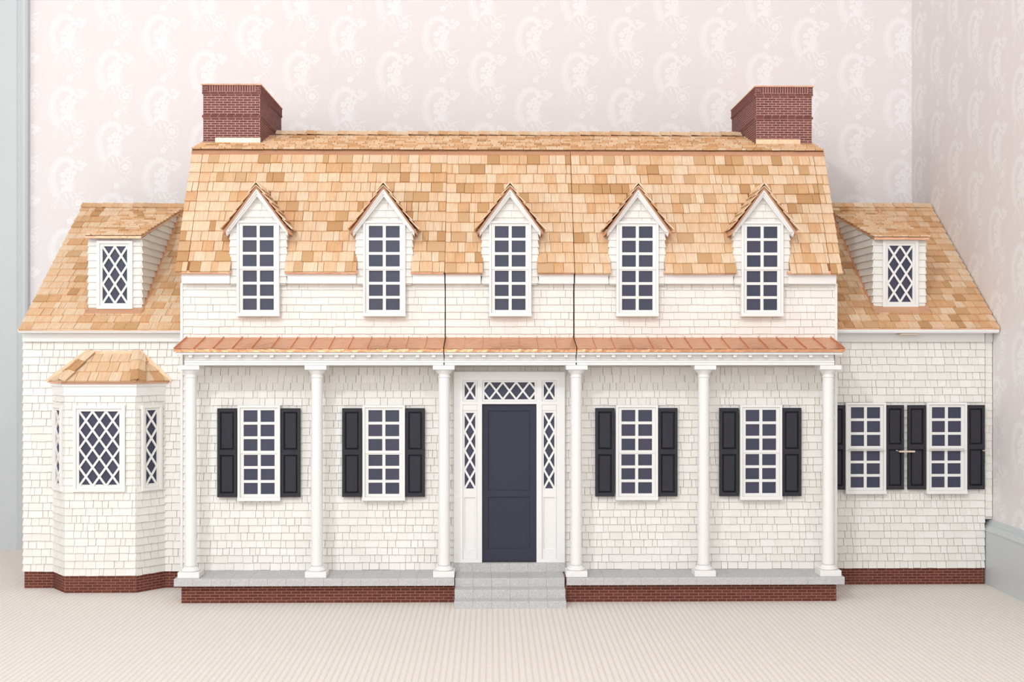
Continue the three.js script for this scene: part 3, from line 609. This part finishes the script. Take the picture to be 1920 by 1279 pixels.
for (const x of [-596.6, -360.4, -121.6, 127.3, 368.6, 604.8]) { const c = col0.clone(); c.position.set(x * S, 48 * S, -12.5 * S); house.add(c); }

// --- entrance: surround with lattice lights, and the door
{
  const s = group(house, 'door_surround'), R = (a, b, c, d) => rect(a, b, c, d);
  const holes = [R(-87.6, -59.8, 374.2, 414.2), R(65, 93, 374.2, 414.2), R(-49.6, 54.6, 374.2, 414.2), R(-87.6, -59.8, 70, 367.4), R(65, 93, 70, 367.4)];
  mesh(s, 'frame', exZ([[-104.6, 63], [-50.4, 63], [-50.4, 368.6], [54.4, 368.6], [54.4, 63], [109.4, 63], [109.4, 431.4], [-104.6, 431.4]], -78, -62, holes, 0.6), M.trim);
  for (const [x0, x1, y0, y1] of [[-87.6, -59.8, 374.2, 414.2], [65, 93, 374.2, 414.2], [-49.6, 54.6, 374.2, 414.2]]) {
    const t = x0 === -49.6 ? [3.8, 3.6] : [3.6, 3.4];
    mesh(s, 'light_frame', exZ(R(x0, x1, y0, y1), -75, -64.4, [R(x0 + t[0], x1 - t[0], y0 + t[1], y1 - t[1])], 0.4), M.trim);
    if (x0 === -49.6) lattice(s, x0 + t[0], x1 - t[0], y0 + t[1], y1 - t[1], 3.75, 1, 0.375, 0.375, 3.6, -66, -69);
    else lattice(s, x0 + t[0], x1 - t[0], y0 + t[1], y1 - t[1], 1, 1, 0, 0, 3.8, -66, -69);
  }
  for (const dx of [0, 152.6]) {
    mesh(s, 'light_frame', exZ(R(-87.6 + dx, -59.8 + dx, 70, 356.4), -75, -65.2, [R(-84 + dx, -63.6 + dx, 205.8, 351.6), R(-84.2 + dx, -63.4 + dx, 89.3, 188.5)], 0.5), M.trim);
    mesh(s, 'cross_rail', rbox(-87.6 + dx, -59.8 + dx, 356.4, 368, -75, -63.6, 0.5), M.trim);
    mesh(s, 'sunk_panel', box(-85 + dx, -62.6 + dx, 88, 190, -75, -68), M.trim);
    lattice(s, -84 + dx, -63.6 + dx, 205.8, 351.6, 1, 4, 0, 0, 3.9, -66.6, -69.5);
  }
  const d = group(house, 'front_door');
  mesh(d, 'frame', exZ(R(-50, 54, 64.5, 367.6), -76, -68, [R(-38.2, 41.4, 201.7, 355.2), R(-38.2, 41.4, 89.4, 188.6)], 0.9), M.door);
  mesh(d, 'panel', exZ(R(-39, 42.2, 201, 356), -76, -70.2), M.door);
  mesh(d, 'panel', exZ(R(-39, 42.2, 88.6, 189.4), -76, -70.2), M.door);
}

// --- the two wings
function wing(x0, x1, zw, eaveY, ridgeY, ridgeZ, left) {
  const ev = FR(V(0, eaveY, -125), V(1, 0, 0), V(0, ridgeY - eaveY, ridgeZ + 125)), len = Math.hypot(ridgeY - eaveY, ridgeZ + 125);
  const b = group(house, 'wing_body');
  const bx1 = left ? X0 - 0.5 : 963, bx0 = left ? x0 : X1 + 0.5;
  mesh(b, 'body', exX([[zw - 1, 33.2], [zw - 1, eaveY - 4], onPlane(ev, 0, 20, -6), [ridgeZ, ridgeY - 6], [-594, ridgeY - 60], [-594, 33.2]], bx0, bx1), M.back);
  mesh(b, 'frieze_board', rbox(left ? bx0 - 0.5 : bx0, left ? bx1 : 960, 489.3, 507.4, zw - 4, zw + 8, 0.6), M.trim);
  mesh(b, 'eave_moulding', [rbox(left ? bx0 - 1 : bx0, left ? bx1 : 977, 506.6, 509.5, zw - 4, -124, 0.5), rbox(left ? bx0 - 2 : bx0, left ? bx1 : 977.5, 508.6, 514, -158, -122.4, 0.6)], M.trim);
  const r = group(house, 'wing_roof'), ra = left ? x0 : X1 + 1, rb = left ? X0 - 1 : 977.5;
  mesh(r, 'roof_deck', [exX([onPlane(ev, 0, 0, -4), onPlane(ev, 0, 0, 0), onPlane(ev, 0, len, 0), onPlane(ev, 0, len, -4)], ra, rb), exX([[ridgeZ, ridgeY], [ridgeZ, ridgeY - 4], [-594, ridgeY - 66], [-594, ridgeY - 62]].reverse(), ra, rb)], M.deck);
  mesh(r, 'copper_drip_edge', box(ra - 0.5, rb + 0.4, eaveY - 3.4, eaveY + 0.6, -127, -121.6), M.copperSheet);
  const D = left ? [-840, -734] : [743, 849], dz = left ? -173 : -178;
  shingles({ kind: 'wing_roof_shingle', parent: r, fr: ev, rows: rowsOf(-4, (len + 2) / 20, 20), spans: (v, h) => minus([ra, rb], v > 58 && v < len * 0.93 ? [[D[0] + 3, D[1] - 3]] : []), wide: (q) => (q < 0.2 ? [11, 15] : q < 0.85 ? [17, 27] : [28, 35]), gap: roofGap, t0: 0.7, t1: 4.2, jit: 0.7, mat: () => cedar(0.12, left ? 0.2 : 0.35) });
  for (let x = ra; x < rb - 8; x += 23) capBoard(r, 'ridge_cap', V(x, ridgeY + 2 + rr(-0.4, 0.8), ridgeZ), V(1, 0, 0), V(0, -0.68, 1), V(0, -0.68, -1), Math.min(25, rb - x), 15, 2.2, cedar(0.1, 0.3));
  // siding
  const w = group(house, 'wing_wall'), cuts = left ? [[-899, -684, 0, 405]] : [[656, 793, 201, 354], [806, 945, 201, 354]];
  shingles({ kind: 'wing_wall_shingle', parent: w, fr: wallFrame(zw - 1), rows: rowsOf(33.4, 15.2, 30), spans: (v, h) => minus(left ? [bx0, bx1] : [bx0, 963], cuts.filter((o) => v + h * 0.5 > o[2] && v + h * 0.5 < o[3]).map((o) => [o[0], o[1]])), wide: sidingWide, gap: sidingGap, t0: 0.7, t1: 3.9, mat: white });
  if (left) {                                      // its free end wall
    const end = [[zw - 1, 30], [zw - 1, eaveY - 8], [ridgeZ, ridgeY - 8], [-594, ridgeY - 62], [-594, 30]].map(([z, y]) => [z + 594, y]).reverse();
    shingles({ kind: 'wing_wall_shingle', parent: w, fr: FR(V(x0, 0, -594), V(0, 0, 1), V(0, 1, 0)), rows: rowsOf(33.4, 15.2, 52), spans: () => [[0, 444]], wide: sidingWide, gap: sidingGap, t0: 0.7, t1: 3.9, mat: white, region: areaSign(end) > 0 ? end : end.slice().reverse() });
  }
  if (!left) {                                     // scribed filler strip between the wing and the room's wall, above the baseboard
    mesh(w, 'filler_strip', box(963.4, 979, 131, 507, zw - 9, zw - 2.5), M.back);
    shingles({ kind: 'wing_wall_shingle', parent: w, fr: wallFrame(zw - 3), rows: rowsOf(137, 15.3, 24), spans: () => [[964.5, 978.8]], wide: () => [8, 22], gap: sidingGap, t0: 1, t1: 2.6, mat: white });
    mesh(w, 'filler_strip', rbox(963.4, 979, 489, 507, zw - 3, zw + 2), M.trim);
  }
  // shed dormer
  const d = group(house, 'shed_dormer'), [a, c] = D, bot = left ? 551 : 555, topF = 697, sv = FR(V(0, 701, dz + 14), V(1, 0, 0), V(0, 86, -(Math.abs(ridgeZ) - 20 - Math.abs(dz + 14)))), sl = 338;
  mesh(d, 'body', exX([[dz - 1.5, bot], [dz - 1.5, topF + 2], [ridgeZ + 20, ridgeY - 20], [dz - 200, bot + 40]], a + 1, c - 1), M.back);
  const fw = FR(V(0, 0, dz - 1.5), V(1, 0, 0), V(0, 1, 0)), wx = left ? [-823, -751] : [760.6, 833.5];
  shingles({ kind: 'dormer_siding', parent: d, fr: fw, rows: rowsOf(bot - 1, 14.6, 10), spans: (v) => (v > topF - 16 ? [[a + 1, c - 1]] : [[a + 1, wx[0] + 1], [wx[1] - 1, c - 1]]), wide: () => [19, 24], gap: () => rr(0.1, 0.4), t0: 0.6, t1: 3.6, mat: white, direct: true });
  const zEnd = ridgeZ + 20, yEnd = ridgeY - 17, span = Math.abs(zEnd - dz);
  for (const s of [-1, 1]) {
    const x = s > 0 ? c - 1 : a + 1, cf = s > 0 ? FR(V(x, 0, dz), V(0, 0, -1), V(0, 1, 0)) : FR(V(x, 0, zEnd), V(0, 0, 1), V(0, 1, 0));
    const tri = s > 0 ? [[0, bot - 2], [span, yEnd - 4], [span, yEnd], [0, topF + 1]] : [[span, bot - 2], [span, topF + 1], [0, yEnd], [0, yEnd - 4]];
    shingles({ kind: 'dormer_siding', parent: d, fr: cf, rows: rowsOf(bot - 1, 14.6, 16), spans: () => [[0, span]], wide: () => [38, 70], gap: () => rr(0.1, 0.3), t0: 0.6, t1: 3.6, mat: white, region: tri, direct: true });
    const p = (v, o, y) => [onPlane(ev, 0, v, o)[0], onPlane(ev, 0, v, o)[1] + y], v0 = 50;
    mesh(d, 'copper_flashing', exX([p(v0, 0, 1), p(v0, 0, 8), p(len - 26, 0, 8), p(len - 26, 0, 1)].reverse(), s > 0 ? c - 0.5 : a - 4.5, s > 0 ? c + 4.5 : a + 0.5), M.copperSheet);
  }
  mesh(d, 'copper_apron', [exX([onPlane(ev, 0, 47, 3), onPlane(ev, 0, 47, 4.6), onPlane(ev, 0, 66, 6.4), onPlane(ev, 0, 66, 3)], a - 4, c + 4), rbox(wx[0], wx[1], bot - 1, bot + 5, dz - 2, dz + 3)], M.copperSheet);
  const sr = group(house, 'shed_roof');
  mesh(sr, 'roof_deck', exX([onPlane(sv, 0, 0, -3), onPlane(sv, 0, 0, 0), onPlane(sv, 0, sl, 0), onPlane(sv, 0, sl, -3)], a - 2, c + 2), M.deck);
  mesh(sr, 'copper_drip_edge', [box(a - 3, c + 3, 695.6, 700.6, dz + 12, dz + 14.6), exX([onPlane(sv, 0, 0, -4), onPlane(sv, 0, 0, -1), onPlane(sv, 0, sl - 16, -1), onPlane(sv, 0, sl - 16, -4)], c + 2, c + 3.2), exX([onPlane(sv, 0, 0, -4), onPlane(sv, 0, 0, -1), onPlane(sv, 0, sl - 16, -1), onPlane(sv, 0, sl - 16, -4)], a - 3.2, a - 2)], M.copperSheet);
  shingles({ kind: 'shed_roof_shingle', parent: sr, fr: sv, rows: rowsOf(-3, sl / 14, 14), spans: () => [[a - 3 - rr(0, 3), c + 3 + rr(0, 2)]], wide: () => [14, 28], gap: roofGap, t0: 0.8, t1: 4.6, lift: 1.8, lap: 1.3, jit: 1, mat: () => cedar(0.1, 0.3) });
  latticeWindow((wx[0] + wx[1]) / 2, bot + 4, dz + 4, 0, wx[1] - wx[0], 137, 11.5, 2, 3);
}
wing(-960, -632, -150, 514, 800, -500, true);
wing(640, 978, -160, 517, 804, -506, false);
settle('wing_roof_shingle');
settle('wing_wall_shingle');
settle('shed_roof_shingle');
// latch bar between the middle shutters and the wooden catch under the eave
mesh(house, 'latch_bar', [rbox(783.5, 815.5, 267.8, 271.2, -147, -140, 0.8), new THREE.CylinderGeometry(1.1, 1.1, 8, 12).rotateX(Math.PI / 2).translate(779.5, 271.3, -144)], M.bareWood);
mesh(house, 'latch_bar', [rbox(953, 963, 270, 271.6, -147, -142, 0.5)], M.bareWood);
mesh(house, 'wooden_catch', rbox(782, 817, 503, 506.4, -152, -128, 0.8), M.bareWood);

// --- bay window on the left wing
{
  const b = group(house, 'bay');
  mesh(b, 'body', exY([[-902, -151], [-862, -101], [-724.5, -101], [-681, -151]].map((p) => p), 33.2, 404), M.back);
  const w = group(house, 'bay_wall');
  const span = [[0, 64], [0, 137.5], [0, 66.3]], wc = [[8, 56], [16.5, 118], [8.5, 58.5]];
  bays.forEach((f, i) => shingles({ kind: 'bay_wall_shingle', parent: w, fr: { ...f, o: f.o.clone().addScaledVector(f.n, -1) }, rows: rowsOf(33.6, 14.7, 24), spans: (v) => (v > 196 && v < 356 ? minus(span[i], [wc[i]]) : [span[i]]), wide: sidingWide, gap: sidingGap, t0: 0.7, t1: 3.5, mat: white }));
  settle('bay_wall_shingle', 300);
  bays.forEach((f, i) => { const turn = Math.atan2(f.n.x, f.n.z), p = f.o.clone().addScaledVector(f.u, i === 1 ? 67.3 : bayLen[i] / 2 + (i ? 0.3 : 0)).addScaledVector(f.n, 4.7); latticeWindow(p.x, 197, p.z, turn, i === 1 ? 101 : 46, 168, i === 1 ? 11.5 : 10.5, i === 1 ? 3 : 1, 4); });
  const out = (o) => [[-902 - o * 1.1, -151], [-862 - o * 0.47, -100 + o], [-724.5 + o * 0.5, -100 + o], [-681 + o * 1.15, -151]];
  mesh(b, 'frieze_board', exY(out(3.4), 384, 403), M.trim);
  mesh(b, 'eave_moulding', exY(out(6), 402, 408), M.trim);
  const A = V(-866, 411, -91), B = V(-720, 411, -91), Lw = V(-911, 411, -151), Rw = V(-670, 411, -151), T1 = V(-829, 467, -150), T2 = V(-735, 467, -150);
  const r = group(house, 'bay_roof');
  mesh(r, 'copper_drip_edge', exY([[Lw.x, -152], [A.x, A.z + 1], [B.x, B.z + 1], [Rw.x, -152]], 407.4, 411.4), M.copperSheet);
  const faces = [[Lw, A, T1], [A, B, T2, T1], [B, Rw, T2]];
  faces.forEach((ps) => {
    const f = FR(ps[0], ps[1].clone().sub(ps[0]), ps[2].clone().sub(ps[0])), flat = ps.map((p) => { const d = p.clone().sub(ps[0]); return [d.dot(f.u), d.dot(f.v)]; }), hgt = Math.max(...flat.map((p) => p[1]));
    mesh(r, 'roof_deck', prism(ps.map((p) => p.clone().addScaledVector(f.n, 0.4).toArray()), ps.map((p) => p.clone().addScaledVector(f.n, -2).toArray()), () => [0, 0]), M.deck);
    shingles({ kind: 'bay_roof_shingle', parent: r, fr: f, rows: rowsOf(-1, hgt / 3, 3), spans: () => [[0, flat[1][0]]], wide: () => [15, 27], gap: roofGap, t0: 1.2, t1: 4, jit: 0.4, mat: () => cedar(0.05, 0.2), region: flat, direct: true });
  });
  for (const [P, T, fa, fb] of [[A, T1, 0, 1], [B, T2, 1, 2]]) {
    const along = T.clone().sub(P), n = 3, seg = along.length() / n, dir = (k) => { const ps = faces[k], f = FR(ps[0], ps[1].clone().sub(ps[0]), ps[2].clone().sub(ps[0])), A2 = along.clone().normalize(), d = f.n.clone().cross(A2); const mid = ps.reduce((s, p) => s.add(p), V(0, 0, 0)).divideScalar(ps.length).sub(P); return d.dot(mid) > 0 ? d : d.negate(); };
    for (let i = 0; i < n; i++) capBoard(r, 'hip_cap', P.clone().addScaledVector(along, i / n).add(V(P === A ? -2.2 : 2.6, 3.6, 3)), along, dir(fa), dir(fb), seg * 1.08, 13.5, 2.4, i === (P === A ? 1 : 0) ? DARK_WOOD[1] : LIGHT_WOOD[i]);
  }
  mesh(r, 'copper_flashing', [rbox(T1.x + 4, T2.x - 2, 464, 471, -151, -146.6, 0.5), prism([[Rw.x + 2, 409, -149.5], [Rw.x + 2, 416, -149.5], [T2.x + 6, 474, -149.5], [T2.x, 466, -149.5]].map((p) => [p[0], p[1], -146.5]), [[Rw.x + 2, 409], [Rw.x + 2, 416], [T2.x + 6, 474], [T2.x, 466]].map((p) => [p[0], p[1], -151]), () => [0, 0]), prism([[Lw.x - 2, 409], [T1.x, 466], [T1.x - 6, 474], [Lw.x - 2, 416]].map((p) => [p[0], p[1], -146.5]), [[Lw.x - 2, 409], [T1.x, 466], [T1.x - 6, 474], [Lw.x - 2, 416]].map((p) => [p[0], p[1], -151]), () => [0, 0])], M.copperSheet);
}
shadows(scene);
renderer.render(scene, camera);
